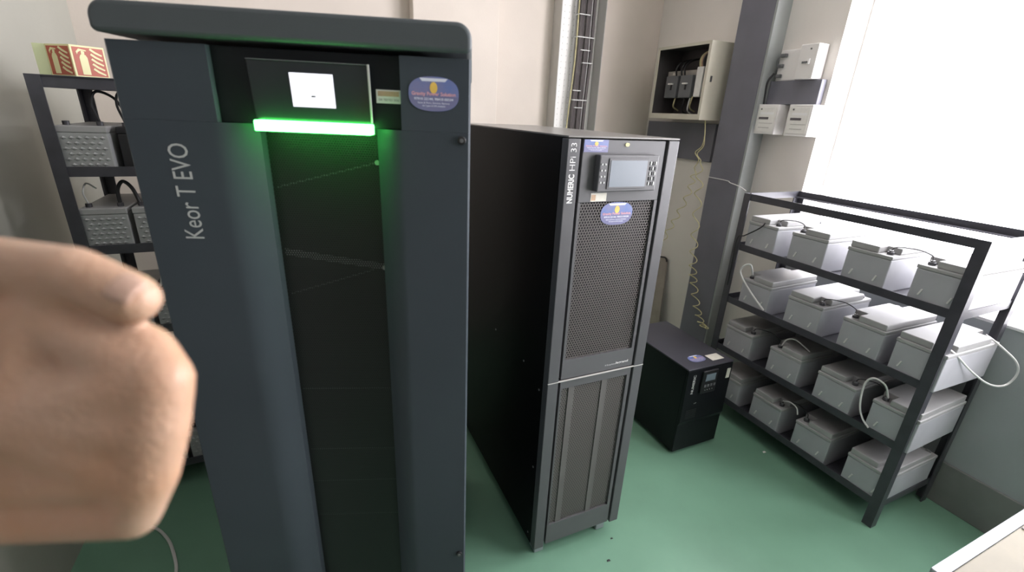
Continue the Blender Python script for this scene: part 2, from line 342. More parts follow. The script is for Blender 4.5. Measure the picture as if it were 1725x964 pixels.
# lid with rounded upper corners
def lid_prof(x0, x1, z0, z1, r):
    p = []
    for cx, cz, a0 in ((x0+r, z1-r, 180), (x1-r, z1-r, 90)):
        for i in range(9): t = R(a0-90*i/8); p.append((cx+r*math.cos(t), cz+r*math.sin(t)))
    q = 0.008
    for cx, cz, a0 in ((x1-q, z0+q, 0), (x0+q, z0+q, -90)):
        for i in range(5): t = R(a0-90*i/4); p.append((cx+q*math.cos(t), cz+q*math.sin(t)))
    return p
MB().prism(lid_prof(-0.258, 0.2505, 1.528, 1.5675, 0.022), -0.012, 0.81, 'y').build('lid', M_keor_lid, K, 0.006, True, 3)
for z in (1.407, 0.531):
    l = MB().cyl((0.237, -0.004, z), 0.0065, 0.006, 'y', 20).build('lock', M_black, K, 0.001, True)
    MB().cyl((0.237, -0.0052, z), 0.0032, 0.003, 'y', 12).build('lock_core', M_breaker, l, 0, True)
sticker(K, 0.195, -0.0003, 1.4715, 0.074, 0.048)
text('Keor T EVO', M_txt, K, (-0.1835, -0.0006, 1.3135), 0.145, 0.0285, 'front', True, 0.0, 'lettering')

# ------------------------------------------------------------ second (charcoal) cabinet
N_ = empty('ups_cabinet', (0.772, 1.0, 0), 0, 'black and charcoal perforated cabinet standing behind the slate one', 'cabinet')
W2 = 0.174
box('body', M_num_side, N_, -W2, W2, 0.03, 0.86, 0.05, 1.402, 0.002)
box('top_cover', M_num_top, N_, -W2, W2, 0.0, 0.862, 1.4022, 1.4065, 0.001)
box('corner_post', M_num_strip, N_, -W2, -W2+0.036, 0.0, 0.03, 0.05, 1.4, 0.002)
box('corner_post', M_num_strip, N_, W2-0.036, W2, 0.0, 0.03, 0.05, 1.4, 0.002)
D0, D1 = -0.128, 0.131
ud = box('upper_door', M_num, N_, D0, D1, 0.004, 0.02, 1.242, 1.399, 0.0015)
# door borders round the mesh openings
bm_ = MB().box(D0, D0+0.008, 0.004, 0.02, 0.716, 1.242).box(D1-0.010, D1, 0.004, 0.02, 0.716, 1.242).box(D0+0.008, D1-0.010, 0.004, 0.02, 0.716, 0.778)
bm_.build('door_border', M_num, N_)
MB().box(D0+0.008, D1-0.010, 0.010, 0.0115, 0.778, 1.242).build('perforated_panel', M_num_mesh, N_)
box('inner_backing', M_inside, N_, D0, D1, 0.024, 0.028, 0.06, 1.24)
box('door_trim', M_tray, N_, -W2, W2, -0.0008, 0.004, 0.7105, 0.713)
lo = MB().box(D0, D0+0.006, 0.004, 0.02, 0.055, 0.707).box(D1-0.012, D1, 0.004, 0.02, 0.055, 0.707).box(D0+0.006, D1-0.012, 0.004, 0.02, 0.055, 0.14).box(D0+0.006, D1-0.012, 0.004, 0.02, 0.682, 0.707)
lo.build('lower_door', M_num, N_)
MB().box(D0+0.006, D1-0.012, 0.010, 0.0115, 0.14, 0.682).build('perforated_panel', M_num_mesh2, N_)
for x in (-0.096, 0.025): box('door_bar', M_bar, N_, x, x+0.021, 0.007, 0.014, 0.14, 0.682, 0.001)
du = box('display_unit', M_num, N_, -0.089, 0.097, -0.018, 0.004, 1.272, 1.364, 0.003)
box('display_window', M_num_strip, du, -0.062, 0.063, -0.0205, -0.018, 1.280, 1.356, 0.001)
s2 = box('screen', M_scr, du, -0.057, 0.058, -0.0215, -0.0205, 1.285, 1.351); s2['label'] = 'blue-grey unlit screen'
for i in range(3):
    for j in range(5): box('button', M_txt if (i+j) % 2 == 0 else M_black, du, 0.069+0.008*i, 0.074+0.008*i, -0.020, -0.018, 1.287+0.013*j, 1.296+0.013*j, 0.0008)
for i in range(2):
    for j in range(4): MB().cyl((-0.081+0.010*i, -0.0195, 1.296+0.015*j), 0.0026, 0.0016, 'y', 10).build('indicator', M_txt, du)
MB().cyl((0.004, -0.001, 1.388), 0.0045, 0.006, 'y', 14).build('status_lamp', M_led_y, N_, 0, True)
sticker(N_, -0.090, 0.0036, 1.3835, 0.072, 0.030, 'front', True)
pl_ = box('asset_label', M_paper, N_, -0.091, -0.042, 0.0032, 0.0040, 1.2445, 1.266)
box('label_print', M_lab_o, pl_, -0.089, -0.076, 0.0029, 0.0032, 1.247, 1.262)
sticker(N_, 0.002, 0.0095, 1.2085, 0.104, 0.062)
text('NUMERIC', M_txt_w, N_, (-0.157, -0.0008, 1.279), 0.072, 0.017, 'front', True, 0.035)
text('HPi 33', M_txt_w, N_, (-0.157, -0.0008, 1.357), 0.066, 0.016, 'front', True, -0.005)
text('A Group brand', M_txt_w, N_, (0.046, 0.0033, 0.7335), 0.040, 0.006)
text('legrand', M_txt_w, N_, (0.090, 0.0033, 0.735), 0.046, 0.010, 'front', False, 0.02)
for x in (-W2+0.035, W2-0.055):
    for y in (0.025, 0.80): box('foot', M_alu, N_, x-0.018, x+0.018, y-0.0, y+0.04, 0.0, 0.05, 0.003)
for y, z in ((0.162, 0.704), (0.048, 0.665), (0.048, 0.37), (0.05, 0.083), (0.40, 0.706)):
    MB().cyl((-W2-0.002, y, z), 0.0035, 0.003, 'x', 10).build('screw', M_brace, N_)

# ------------------------------------------------------------ small floor ups
S = empty('small_ups', (1.565, 1.235, 0), 0, 'short black tower box on the green floor, left of the battery rack', 'ups')
SW = 0.132
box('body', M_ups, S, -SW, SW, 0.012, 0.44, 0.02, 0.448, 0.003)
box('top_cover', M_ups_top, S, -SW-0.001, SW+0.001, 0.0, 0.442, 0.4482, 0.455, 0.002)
fp = MB().prism([(0.012, 0.02), (0.004, 0.02), (0.004, 0.165), (-0.004, 0.185), (0.0, 0.446), (0.012, 0.446)], -SW, SW, 'x').build('front_bezel', M_ups, S, 0.002)
for i in range(6): box('vent_slot', M_black, fp, -0.105, -0.045, -0.0045, 0.002, 0.20+0.008*i, 0.2035+0.008*i)
pu = box('control_panel', M_black, S, -0.052, 0.036, -0.011, 0.0, 0.322, 0.436, 0.003)
box('screen', M_scr_s, pu, -0.034, 0.022, -0.0122, -0.0108, 0.386, 0.42)
for i in range(4): box('button', M_breaker, pu, -0.036+0.018*i, -0.024+0.018*i, -0.0125, -0.0108, 0.355, 0.368, 0.001)
for i in range(4): MB().cyl((-0.026+0.014*i, -0.0118, 0.340), 0.002, 0.0012, 'y', 8).build('indicator', M_txt, pu)
text('NUMERIC', M_txt, S, (-0.095, -0.0042, 0.378), 0.095, 0.014, 'front', True, 0.02)
text('HP', M_txt, S, (-0.062, -0.0052, 0.276), 0.014, 0.007)
box('asset_tag', M_paper, S, 0.098, 0.118, -0.0050, -0.0030, 0.372, 0.42)
sticker(S, -0.022, 0.070, 0.4551, 0.085, 0.055, 'top')
box('paper_label', M_paper, S, 0.035, 0.105, 0.030, 0.078, 0.4551, 0.4557)
for x in (-0.10, 0.10):
    for y in (0.04, 0.39): MB().cyl((x, y, 0.0), 0.016, 0.02, 'z', 14).build('foot', M_black, S, 0, True)

# ------------------------------------------------------------ battery racks
def rack(loc, rz, length, depth, levels, top, label, top_sheet=False):
    t = empty('battery_rack', loc, rz, label, 'rack')      # local: x along the front, y depth, front at y=0
    L, a, th = length, 0.034, 0.0045
    for x in (0, L):
        for y in (0, depth):
            sx = 1 if x == 0 else -1; sy = 1 if y == 0 else -1
            x0, x1 = sorted((x, x+sx*a)); y0, y1 = sorted((y, y+sy*th)); m = MB().box(x0, x1, y0, y1, 0, top)
            x0, x1 = sorted((x, x+sx*th)); y0, y1 = sorted((y+sy*th, y+sy*a)); m.box(x0, x1, y0, y1, 0, top)
            m.build('post', M_steel, t)
    e = 0.0003
    for i, z in enumerate(list(levels)+[top]):
        lip = 0.03
        for y0, s in ((th+e, 1), (depth-th-e, -1)):
            ya, yb = sorted((y0, y0+s*th)); yc, yd = sorted((y0+s*th, y0+s*a))
            MB().box(th+e, L-th-e, ya, yb, z-lip, z).box(th+e, L-th-e, yc, yd, z-lip, z-lip+0.004).build('rail', M_steel, t)
        for x0, s in ((th+e, 1), (L-th-e, -1)):
            xa, xb = sorted((x0, x0+s*th))
            MB().box(xa, xb, a+e*2, depth-a-2*e, z-lip, z).build('side_rail', M_steel, t)
    for z in levels: box('shelf_plate', M_steel, t, 0.012, L-0.012, 0.012, depth-0.012, z-0.0298+0.0042, z-0.0248)
    if top_sheet: box('top_sheet', M_steel, t, 0, L, 0, depth, top, top+0.003)
    return t
RL = [0.915, 0.645, 0.385, 0.122]
# right rack: local x -> world -Y, local y -> world +X
rack((1.884, 1.522, 0), R(-90), 0.892, 0.386, RL, 1.152, 'black angle-iron rack of four battery tiers below the window')
LL = [1.241, 0.995, 0.70, 0.40, 0.12]
rack((-0.666, 1.82, 0), 0, 0.68, 0.38, LL, 1.490, 'black steel battery rack in the left corner behind the slate cabinet', True)

def make_battery(side):                               # side = +1 / -1 : which corner the terminal notch takes
    t = empty('battery', (0, 0, 0))
    w_, d, h = 0.0755, 0.33, 0.142
    box('case', M_batt, t, -w_, w_, 0, d, 0, h-0.014, 0.004)
    box('lid', M_batt_lid, t, -w_-0.0015, w_+0.0015, -0.0015, d+0.0015, h-0.0138, h, 0.003)
    s = side; n, m_ = 0.05, 0.055
    prof = [(-s*w_*0.96, 0.004), (s*(w_-n), 0.004), (s*(w_-n), m_), (s*w_*0.96, m_), (s*w_*0.96, d-m_), (s*(w_-n), d-m_), (s*(w_-n), d-0.004), (-s*w_*0.96, d-0.004)]
    MB().prism(prof, h+0.0002, h+0.024).build('raised_cover', M_batt_lid, t, 0.003)
    for y in (0.03, d-0.03):
        tm = MB().cyl((s*(w_-0.024), y, h), 0.011, 0.010, 'z', 14).build('terminal', M_term, t, 0.001, True)
        MB().cyl((s*(w_-0.024), y, h+0.010), 0.007, 0.006, 'z', 6).build('bolt', M_brace, tm)
    for x in (-0.042, 0.042):
        MB().add([(x-0.006, -0.004, 0.040), (x-0.001, -0.004, 0.040), (x+0.006, -0.004, 0.062), (x+0.001, -0.004, 0.062),
                  (x-0.006, 0.001, 0.040), (x-0.001, 0.001, 0.040), (x+0.006, 0.001, 0.062), (x+0.001, 0.001, 0.062)],
                 [(0, 1, 2, 3), (4, 5, 6, 7), (0, 1, 5, 4), (1, 2, 6, 5), (2, 3, 7, 6), (3, 0, 4, 7)]).build('handle_clip', M_clip, t)
    return t
proto = {1: make_battery(1), -1: make_battery(-1)}; used = {1: False, -1: False}
def place_battery(loc, rz, side, label, group):
    o = proto[side] if not used[side] else copy_tree(proto[side]); used[side] = True
    o.location = loc; o.rotation_euler = (0, 0, rz); tag(o, label, 'battery', group); return o
rows = [[(1.395, 1), (1.175, -1), (0.945, 1), (0.716, -1)], [(1.357, -1), (1.119, 1), (0.885, -1), (0.697, 1)],
        [(1.386, 1), (1.139, -1), (0.912, 1), (0.697, -1)], [(1.386, -1), (1.160, 1), (0.936, -1), (0.712, 1)]]
tn = ['top', 'second', 'third', 'bottom']; on = ['farthest', 'second farthest', 'second nearest', 'nearest']
for r_, row in enumerate(rows):
    for k, (y, sd) in enumerate(row):
        place_battery((1.8945, y, RL[r_]-0.0245), R(-90)+R((-1, 1.5, 0.5, -1)[(k+r_) % 4]), sd,
                      'grey battery on the %s tier of the window rack, %s of that tier' % (tn[r_], on[k]), 'batteries on the window rack')

def cable(name, pts, r, m, label, group=None, n=10, cat='cable'):
    return tag(MB().tube(spline(pts, n), r, 8).build(name, m, None, 0, True), label, cat, group)
def tpos(r_, k, end=0):
    y, sd = rows[r_][k]; return Vector((1.8945+0.03+end*0.27, y-sd*0.0515, RL[r_]-0.0245+0.142+0.017))
for r_, a, c in ((0, 0, 1), (0, 2, 3), (1, 1, 2), (2, 0, 1), (2, 2, 3), (3, 1, 2)):
    p, q = tpos(r_, a), tpos(r_, c); mid = (p+q)/2
    cable('jumper_cable', [p, p+Vector((0.01, -0.01, 0.012)), mid+Vector((0.03, 0, 0.016)), q+Vector((0.01, 0.01, 0.012)), q], 0.0019, M_cab_k,
          'short black jumper joining the %s and %s batteries of the %s tier' % (on[a], on[c], tn[r_]), 'black battery jumpers')
cable('battery_cable', [(1.905, 0.655, 0.785), (1.94, 0.628, 0.765), (2.05, 0.60, 0.685), (2.15, 0.575, 0.628), (2.22, 0.555, 0.620), (2.24, 0.545, 0.665), (2.22, 0.555, 0.715), (2.20, 0.60, 0.755), (2.19, 0.63, 0.775), (2.19, 0.648, 0.782)], 0.0036, M_cab_w,
      'white cable looping out from the nearest battery of the second tier', None)
cable('battery_cable', [(1.925, 0.745, 0.515), (1.885, 0.75, 0.575), (1.872, 0.785, 0.588), (1.87, 0.806, 0.552), (1.868, 0.798, 0.47), (1.868, 0.776, 0.42), (1.872, 0.748, 0.392)], 0.0035, M_cab_w,
      'white cable arching over the third tier, left of its nearest battery')
cable('battery_cable', [(1.925, 1.41, 0.775), (1.885, 1.405, 0.835), (1.872, 1.432, 0.82), (1.87, 1.434, 0.782), (1.868, 1.36, 0.718), (1.868, 1.275, 0.66)], 0.0042, M_cab_w,
      'white cable hanging in front of the farthest second-tier battery')
cable('battery_cable', [(1.925, 1.185, 0.515), (1.93, 1.17, 0.552), (1.94, 1.14, 0.562), (1.95, 1.10, 0.545), (1.96, 1.08, 0.53)], 0.003, M_cab_w, 'short white cable arched over the third tier, second battery from far end')
cable('battery_cable', [(1.925, 1.108, 0.265), (1.915, 1.07, 0.285), (1.91, 1.035, 0.28), (1.905, 1.02, 0.255)], 0.003, M_cab_w, 'short white cable bridging two bottom-tier batteries')
cable('battery_cable', [(1.925, 1.405, 1.055), (1.885, 1.395, 1.02), (1.872, 1.46, 0.965), (1.875, 1.50, 0.94), (1.88, 1.503, 0.80), (1.884, 1.505, 0.70)], 0.003, M_cab_k, 'thin black lead trailing down the far post of the window rack')

# ------------------------------------------------------------ left rack batteries (embossed fronts)
def make_embossed(parent_mat):
    t = empty('battery', (0, 0, 0)); w_, d, h = 0.060, 0.28, 0.142
    box('case', parent_mat, t, -w_, w_, 0, d, 0, h-0.020, 0.003)
    mb = MB(); nx, nz = 6, 7
    for j in range(nz):
        for i in range(nx - (j % 2)):
            x = -w_+0.014 + (i+0.5*(j % 2))*(2*w_-0.028)/(nx-1); z = 0.014 + j*0.0155; a, c = 0.0085, 0.006
            mb.add([(x-a, 0, z), (x, 0, z-c), (x+a, 0, z), (x, 0, z+c), (x-0.002, -0.0045, z+0.001), (x+0.002, -0.0045, z+0.001)],
                   [(0, 1, 5, 4), (1, 2, 5), (2, 3, 4, 5), (3, 0, 4)])
    tag(mb.build('embossed_diamonds', parent_mat, t), None, None, None, 'stuff')
    box('lid', M_batt_lid, t, -w_-0.001, w_+0.001, -0.001, d+0.001, h-0.0198, h, 0.003)
    for x in (-0.04, 0.04): MB().cyl((x, 0.03, h), 0.009, 0.012, 'z', 12).build('terminal', M_term, t, 0.001, True)
    return t
pe = make_embossed(M_batt_l); eu = False
tnl = ['top', 'second', 'third', 'fourth', 'lowest']
for r_, xs in enumerate([(-0.577,), (-0.577, -0.443), (-0.577, -0.443, -0.309), (-0.577, -0.443), (-0.577, -0.443)]):
    for k, x in enumerate(xs):
        o = pe if not eu else copy_tree(pe); eu = True
        o.location = (x, 1.832, LL[r_]-0.0245); o.rotation_euler = (0, 0, 0)
        tag(o, 'pale diamond-embossed battery on the left rack, %s shelf, %s' % (tnl[r_], ('leftmost there', 'second from the left', 'third from the left')[k]), 'battery', 'embossed batteries on the left rack')
bk = empty('battery', (-0.44, 1.832, LL[0]-0.0245), 0, 'black battery on the top shelf of the left corner rack', 'battery')
box('case', M_black, bk, -0.060, 0.060, 0.02, 0.28, 0, 0.12, 0.004); box('lid', M_black, bk, -0.061, 0.061, 0.019, 0.281, 0.1202, 0.14, 0.003)
for x in (-0.04, 0.04): MB().cyl((x, 0.05, 0.14), 0.009, 0.012, 'z', 12).build('terminal', M_term, bk)
cable('battery_cable', [(-0.537, 1.862, 1.37), (-0.545, 1.86, 1.42), (-0.53, 1.87, 1.455), (-0.50, 1.90, 1.44), (-0.485, 1.92, 1.40), (-0.48, 1.93, 1.37)], 0.004, M_cab_k, 'black cable arched over the top-shelf battery of the left rack, left one')
cable('battery_cable', [(-0.48, 1.882, 1.37), (-0.487, 1.87, 1.42), (-0.475, 1.87, 1.455), (-0.44, 1.88, 1.45), (-0.405, 1.882, 1.40), (-0.40, 1.882, 1.37)], 0.0035, M_cab_k, 'black cable arched over the top-shelf black battery of the left rack')
cable('battery_cable', [(-0.537, 1.862, 1.123), (-0.535, 1.862, 1.165), (-0.52, 1.87, 1.19), (-0.50, 1.87, 1.17), (-0.485, 1.862, 1.123)], 0.0055, M_cab_k, 'thick black jumper between two second-shelf batteries of the left rack')
cable('battery_cable', [(-0.617, 1.862, 1.123), (-0.619, 1.85, 1.16), (-0.612, 1.87, 1.185), (-0.60, 1.90, 1.165)], 0.0025, M_cab_w, 'thin white lead above the left second-shelf battery of the left rack')
cable('battery_cable', [(-0.403, 1.862, 0.828), (-0.42, 1.84, 0.88), (-0.44, 1.85, 0.91), (-0.47, 1.86, 0.88), (-0.483, 1.862, 0.828)], 0.0028, M_cab_w, 'white jumper arched over third-shelf batteries of the left rack')

# ------------------------------------------------------------ folded fire sign on the left rack
SG = empty('fire_extinguisher_sign', (-0.60, 1.93, 1.4935), 0, 'folded red and pale yellow fire extinguisher sign standing on the left rack', 'sign')
def sign_panel(name, ax, ay, bx, by, h, m):
    d = Vector((bx-ax, by-ay, 0)); L = d.length; o = MB().box(0, L, 0, 0.002, 0, h).build(name, m, SG)
    o.location = (ax, ay, 0); o.rotation_euler = (0, 0, math.atan2(d.y, d.x)); return o, L
sign_panel('flange', -0.080, 0.035, -0.052, 0.035, 0.088, M_glow_g)
for ax, ay, bx, by in ((-0.0515, 0.035, 0.022, -0.02), (0.0225, -0.02, 0.088, 0.035)):
    p, L = sign_panel('sign_face', ax, ay, bx, by, 0.088, M_glow)
    f = box('red_field', M_red, p, 0.005, L-0.004, -0.0008, 0.0, 0.005, 0.083)
    # extinguisher pictogram and flames
    x = L*0.33
    ext = MB().prism([(x-0.010, 0.008), (x+0.010, 0.008), (x+0.010, 0.055), (x+0.006, 0.063), (x-0.006, 0.063), (x-0.010, 0.055)], -0.0016, -0.0008, 'y')
    ext.prism([(x-0.004, 0.0632), (x+0.004, 0.0632), (x+0.005, 0.072), (x-0.003, 0.074)], -0.0016, -0.0008, 'y')
    ext.build('extinguisher_pictogram', M_glow, f)
    ext = MB().prism([(x-0.003, 0.0742), (x+0.010, 0.073), (x+0.010, 0.076), (x-0.008, 0.079), (x-0.016, 0.070), (x-0.014, 0.062), (x-0.011, 0.069)], -0.0016, -0.0008, 'y').build('hose_pictogram', M_glow, f)
    for k in range(5):
        z = 0.014+k*0.0135; x0 = L*0.54
        MB().prism([(x0, z+0.010), (x0+L*0.14, z+0.001), (x0+L*0.34, z-0.006), (x0+L*0.36, z-0.002), (x0+L*0.18, z+0.006), (x0+0.004, z+0.0145)], -0.0016, -0.0008, 'y').build('flame_pictogram', M_glow, f)

# ------------------------------------------------------------ distribution box on the window wall (local x -> -Y, y -> +X)
DB = empty('distribution_box', (2.10, 2.315, 1.463), R(-90), 'open beige distribution box with breakers on the wall above the column foot', 'electrical box')
w_, d, h = 0.215, 0.198, 0.405
MB().box(-w_, w_, d-0.004, d, 0, h).build('back_panel', M_db_in, DB)
sh = MB().box(-w_, -w_+0.003, 0, d-0.004, 0, h).box(w_-0.003, w_, 0, d-0.004, 0, h).box(-w_+0.003, w_-0.003, 0, d-0.004, 0, 0.003).box(-w_+0.003, w_-0.003, 0, d-0.004, h-0.003, h)
sh.build('shell', M_db, DB)
a_ = 0.0035; li = MB().box(-w_+a_, -w_+a_+0.001, 0.004, d-0.005, a_, h-a_).box(w_-a_-0.001, w_-a_, 0.004, d-0.005, a_, h-a_).box(-w_+a_+0.001, w_-a_-0.001, 0.004, d-0.005, a_, a_+0.001).box(-w_+a_+0.001, w_-a_-0.001, 0.004, d-0.005, h-a_-0.001, h-a_)
li.build('inner_shade', M_db_in, DB)  # thin dark sheets put the shade inside the shell into colour
MB().box(-w_+0.003, -w_+0.02, 0, 0.003, 0.003, h-0.003).box(w_-0.018, w_-0.003, 0, 0.003, 0.003, h-0.003).box(-w_+0.02, w_-0.018, 0, 0.003, 0.003, 0.03).box(-w_+0.02, w_-0.018, 0, 0.003, h-0.016, h-0.003).build('front_frame', M_db, DB)
box('cover_plate', M_db_plate, DB, -0.19, 0.19, 0.085, 0.09, 0.125, 0.275)
for x in (-0.155, -0.035):
    bk_ = box('breaker', M_breaker, DB, x, x+0.10, 0.045, 0.085, 0.12, 0.245, 0.004)
    box('toggle', M_lab_w, bk_, x+0.035, x+0.07, 0.030, 0.045, 0.195, 0.203, 0.001)
    box('toggle_slot', M_black, bk_, x+0.046, x+0.058, 0.043, 0.045, 0.165, 0.193)
box('terminal_module', M_lab_w, DB, 0.085, 0.135, 0.050, 0.085, 0.125, 0.285, 0.003)
box('breaker_label', M_paper, DB, -0.14, -0.105, 0.078, 0.0848, 0.252, 0.265)
for x, m in ((0.095, M_cab_y), (0.107, M_lab_o), (0.12, M_cab_br), (-0.02, M_cab_k), (-0.045, M_cab_k), (-0.09, M_cab_k)):
    zt = 0.285 if x > 0.05 else 0.245
    MB().tube(spline([(x, 0.065, zt-0.01), (x+0.002, 0.055, zt+0.04), (x+0.012, 0.08, zt+0.075), (x+0.02, 0.14, zt+0.095)], 6), 0.005, 8).build('wire', m, DB, 0, True)
for x, m, zb in ((-0.08, M_cab_y, 0.05), (0.045, M_cab_w, 0.03), (0.06, M_cab_y, 0.045), (0.0, M_cab_k, 0.03)):
    MB().tube(spline([(x+0.01, 0.065, 0.128), (x+0.008, 0.06, 0.10), (x-0.004, 0.07, zb+0.02), (x-0.012, 0.12, zb)], 6), 0.0042, 8).build('wire', m, DB, 0, True)
box('hasp', M_term, DB, w_, w_+0.003, 0.03, 0.042, 0.20, 0.23)

WB = tag(box('wall_board', M_board, None, 2.279, 2.2995, 2.135, 2.74, 1.225, 1.445, 0.002), 'dark grey backing board on the wall below the beige box', 'board')

# yellow coiled earth wires below the box
def coil(path, r, turns, n=14):
    P = spline(path, 12); out = []; tot = len(P)-1
    N = int(turns*n)
    for i in range(N+1):
        f = i/N*tot; k = min(int(f), tot-1); c = P[k].lerp(P[k+1], f-k); t = 2*math.pi*turns*i/N
        rr = r*min(1, i/(n*0.7), (N-i)/(n*0.7)+0.05)
        out.append(c + Vector((0.6*rr*math.sin(t), rr*math.cos(t), 0)))
    return out
c1 = spline([(2.17, 2.118, 1.462), (2.172, 2.105, 1.38), (2.172, 2.10, 1.32), (2.17, 2.135, 1.275), (2.172, 2.10, 1.24)], 8) + coil([(2.172, 2.10, 1.235), (2.174, 2.072, 1.04), (2.174, 2.04, 0.79), (2.174, 2.008, 0.605), (2.174, 1.975, 0.50), (2.174, 1.915, 0.365), (2.176, 1.86, 0.285), (2.176, 1.815, 0.27)], 0.027, 14)
tag(MB().tube(c1, 0.0028, 6).build('earth_wire', M_cab_y, None, 0, True), 'long coiled yellow wire hanging down along the dark column', 'wire')
c2 = spline([(2.176, 2.128, 1.462), (2.178, 2.112, 1.39), (2.178, 2.118, 1.32), (2.178, 2.16, 1.28), (2.18, 2.125, 1.24), (2.18, 2.15, 1.19)], 8) + coil([(2.19, 2.15, 1.185), (2.20, 2.165, 1.11), (2.205, 2.19, 1.01), (2.205, 2.24, 0.89), (2.205, 2.29, 0.785), (2.205, 2.35, 0.66)], 0.021, 7)
tag(MB().tube(c2, 0.0026, 6).build('earth_wire', M_cab_y, None, 0, True), 'shorter coiled yellow wire drifting left behind the charcoal cabinet', 'wire')
cable('thread', [(2.196, 2.046, 1.152), (2.19, 1.90, 1.150), (2.10, 1.80, 1.155), (1.96, 1.62, 1.165), (1.90, 1.53, 1.160)], 0.002, M_cab_w, 'thin white string stretched from the column to the rack top', None, 8, 'string')

# meters and isolators right of the column
MBd = tag(box('wall_board', M_board, None, 2.262, 2.2995, 1.548, 1.82, 1.553, 1.664, 0.002), 'grey board on the wall above the two white meters', 'board')
def meter(y, label):
    t = empty('electricity_meter', (2.222, y, 1.408), R(-90), label, 'meter', 'white meters on the window wall')
    box('case', M_meter, t, -0.061, 0.061, 0, 0.0775, 0, 0.144, 0.004)
    box('face', M_lab_w, t, -0.052, 0.052, -0.002, 0.0, 0.012, 0.132, 0.001)
    box('display', M_dark_print, t, -0.04, 0.016, -0.0032, -0.002, 0.072, 0.083)
    box('display_trim', M_white, t, -0.036, 0.04, -0.0028, -0.002, 0.095, 0.107)
    box('nameplate', M_tray, t, -0.034, 0.03, -0.0028, -0.002, 0.030, 0.034)
    box('nameplate', M_tray, t, -0.034, 0.044, -0.0028, -0.002, 0.052, 0.055)
    MB().cyl((-0.033, -0.004, 0.121), 0.004, 0.0025, 'y', 10).build('seal_screw', M_breaker, t)
meter(1.768, 'white electricity meter next to the dark column'); meter(1.590, 'white electricity meter close to the window edge')
I1 = empty('isolator_switch', (2.235, 1.745, 1.665), R(-90), 'small off-white switch with dark terminals on the grey board, by the column', 'switch')
box('base', M_meter, I1, -0.055, 0.055, 0.035, 0.062, 0, 0.14, 0.003)
for z in (0.115, 0.068, 0.022): box('terminal', M_breaker, I1, -0.048, -0.015 if z > 0.1 else -0.024, 0.018, 0.035, z-0.008, z+0.008, 0.002)
MB().tube(spline([(-0.045, 0.02, 0.11), (-0.052, 0.015, 0.09), (-0.05, 0.02, 0.07)], 6), 0.003, 6).build('lead', M_breaker, I1, 0, True)
I2 = empty('isolator_switch', (2.225, 1.622, 1.665), R(-90), 'taller cream switch enclosure on the grey board, near the window', 'switch')
box('case', M_meter, I2, -0.045, 0.045, 0, 0.072, 0, 0.15, 0.004)
box('toggle', M_breaker, I2, -0.02, 0.005, -0.006, 0.0, 0.068, 0.076, 0.001)
box('toggle_guard', M_white, I2, 0.010, 0.018, -0.008, 0.0, 0.062, 0.086, 0.001)
MB().cyl((0.01, -0.002, 0.128), 0.004, 0.002, 'y', 10).build('screw', M_breaker, I2)
cable('lead', [(2.25, 1.80, 1.70), (2.24, 1.818, 1.66), (2.245, 1.822, 1.60), (2.25, 1.822, 1.55)], 0.005, M_cab_k, 'dark lead running down between column and grey board')

# ------------------------------------------------------------ cable tray and riser cables on the back wall
TR = empty('cable_tray', (1.64, YB, 1.0), 0, 'white perforated vertical cable tray on the back wall', 'cable tray')
zt = ZC-1.0-0.002
MB().box(-0.150, 0.150, -0.012, -0.010, -0.5, zt).build('perforated_plate', M_tray_p, TR)
box('backing', M_wall_l, TR, -0.150, 0.150, -0.004, -0.001, -0.5, zt)
for x in (-0.154, 0.151): box('flange', M_tray, TR, x, x+0.003, -0.10, -0.001, -0.5, zt)
random.seed(4)
lab_c = ['leftmost', 'second', 'third', 'fourth', 'rightmost']
for i in range(5):
    x = 1.640+0.0225*i; y = 2.715+0.012*(i % 2)
    cable('riser_cable', [(x-0.012, y, 0.72), (x-0.012, y, 1.2), (x-0.008, y+0.002, 1.5), (x, y, 1.8), (x-0.002, y, 2.15), (x+0.004, y, 2.5), (x, y, ZC-0.003)], 0.0118, M_cab_br,
          'dark riser cable in the tray, %s of the five' % lab_c[i], 'dark riser cables in the tray')
cable('riser_cable', [(1.590, 2.72, 0.8), (1.600, 2.72, 1.3), (1.612, 2.715, 1.6), (1.622, 2.715, 1.8), (1.624, 2.72, 2.1), (1.626, 2.72, ZC-0.003)], 0.004, M_cab_y, 'thin yellow wire beside the dark riser cables')
for i, (z, a, c_) in enumerate(((1.50, 0.02, 0.05), (1.545, 0.0, 0.085), (1.60, 0.0, 0.03), (1.76, 0.05, 0.095), (1.83, 0.03, 0.07), (1.90, 0.0, 0.095), (2.02, 0.0, 0.05))):
    x0, x1, y0, y1 = 1.620+a, 1.632+c_+0.012, 2.700, 2.742
    m = MB().box(x0, x1, y0-0.0015, y0, z, z+0.005).box(x0, x1, y1, y1+0.0015, z, z+0.005).box(x0-0.0015, x0, y0, y1, z, z+0.005).box(x1, x1+0.0015, y0, y1, z, z+0.005)
    tag(m.build('cable_tie', M_cab_w), 'white cable tie round the riser cables, number %s from below' % ['one', 'two', 'three', 'four', 'five', 'six', 'seven'][i], 'cable tie', 'white cable ties')

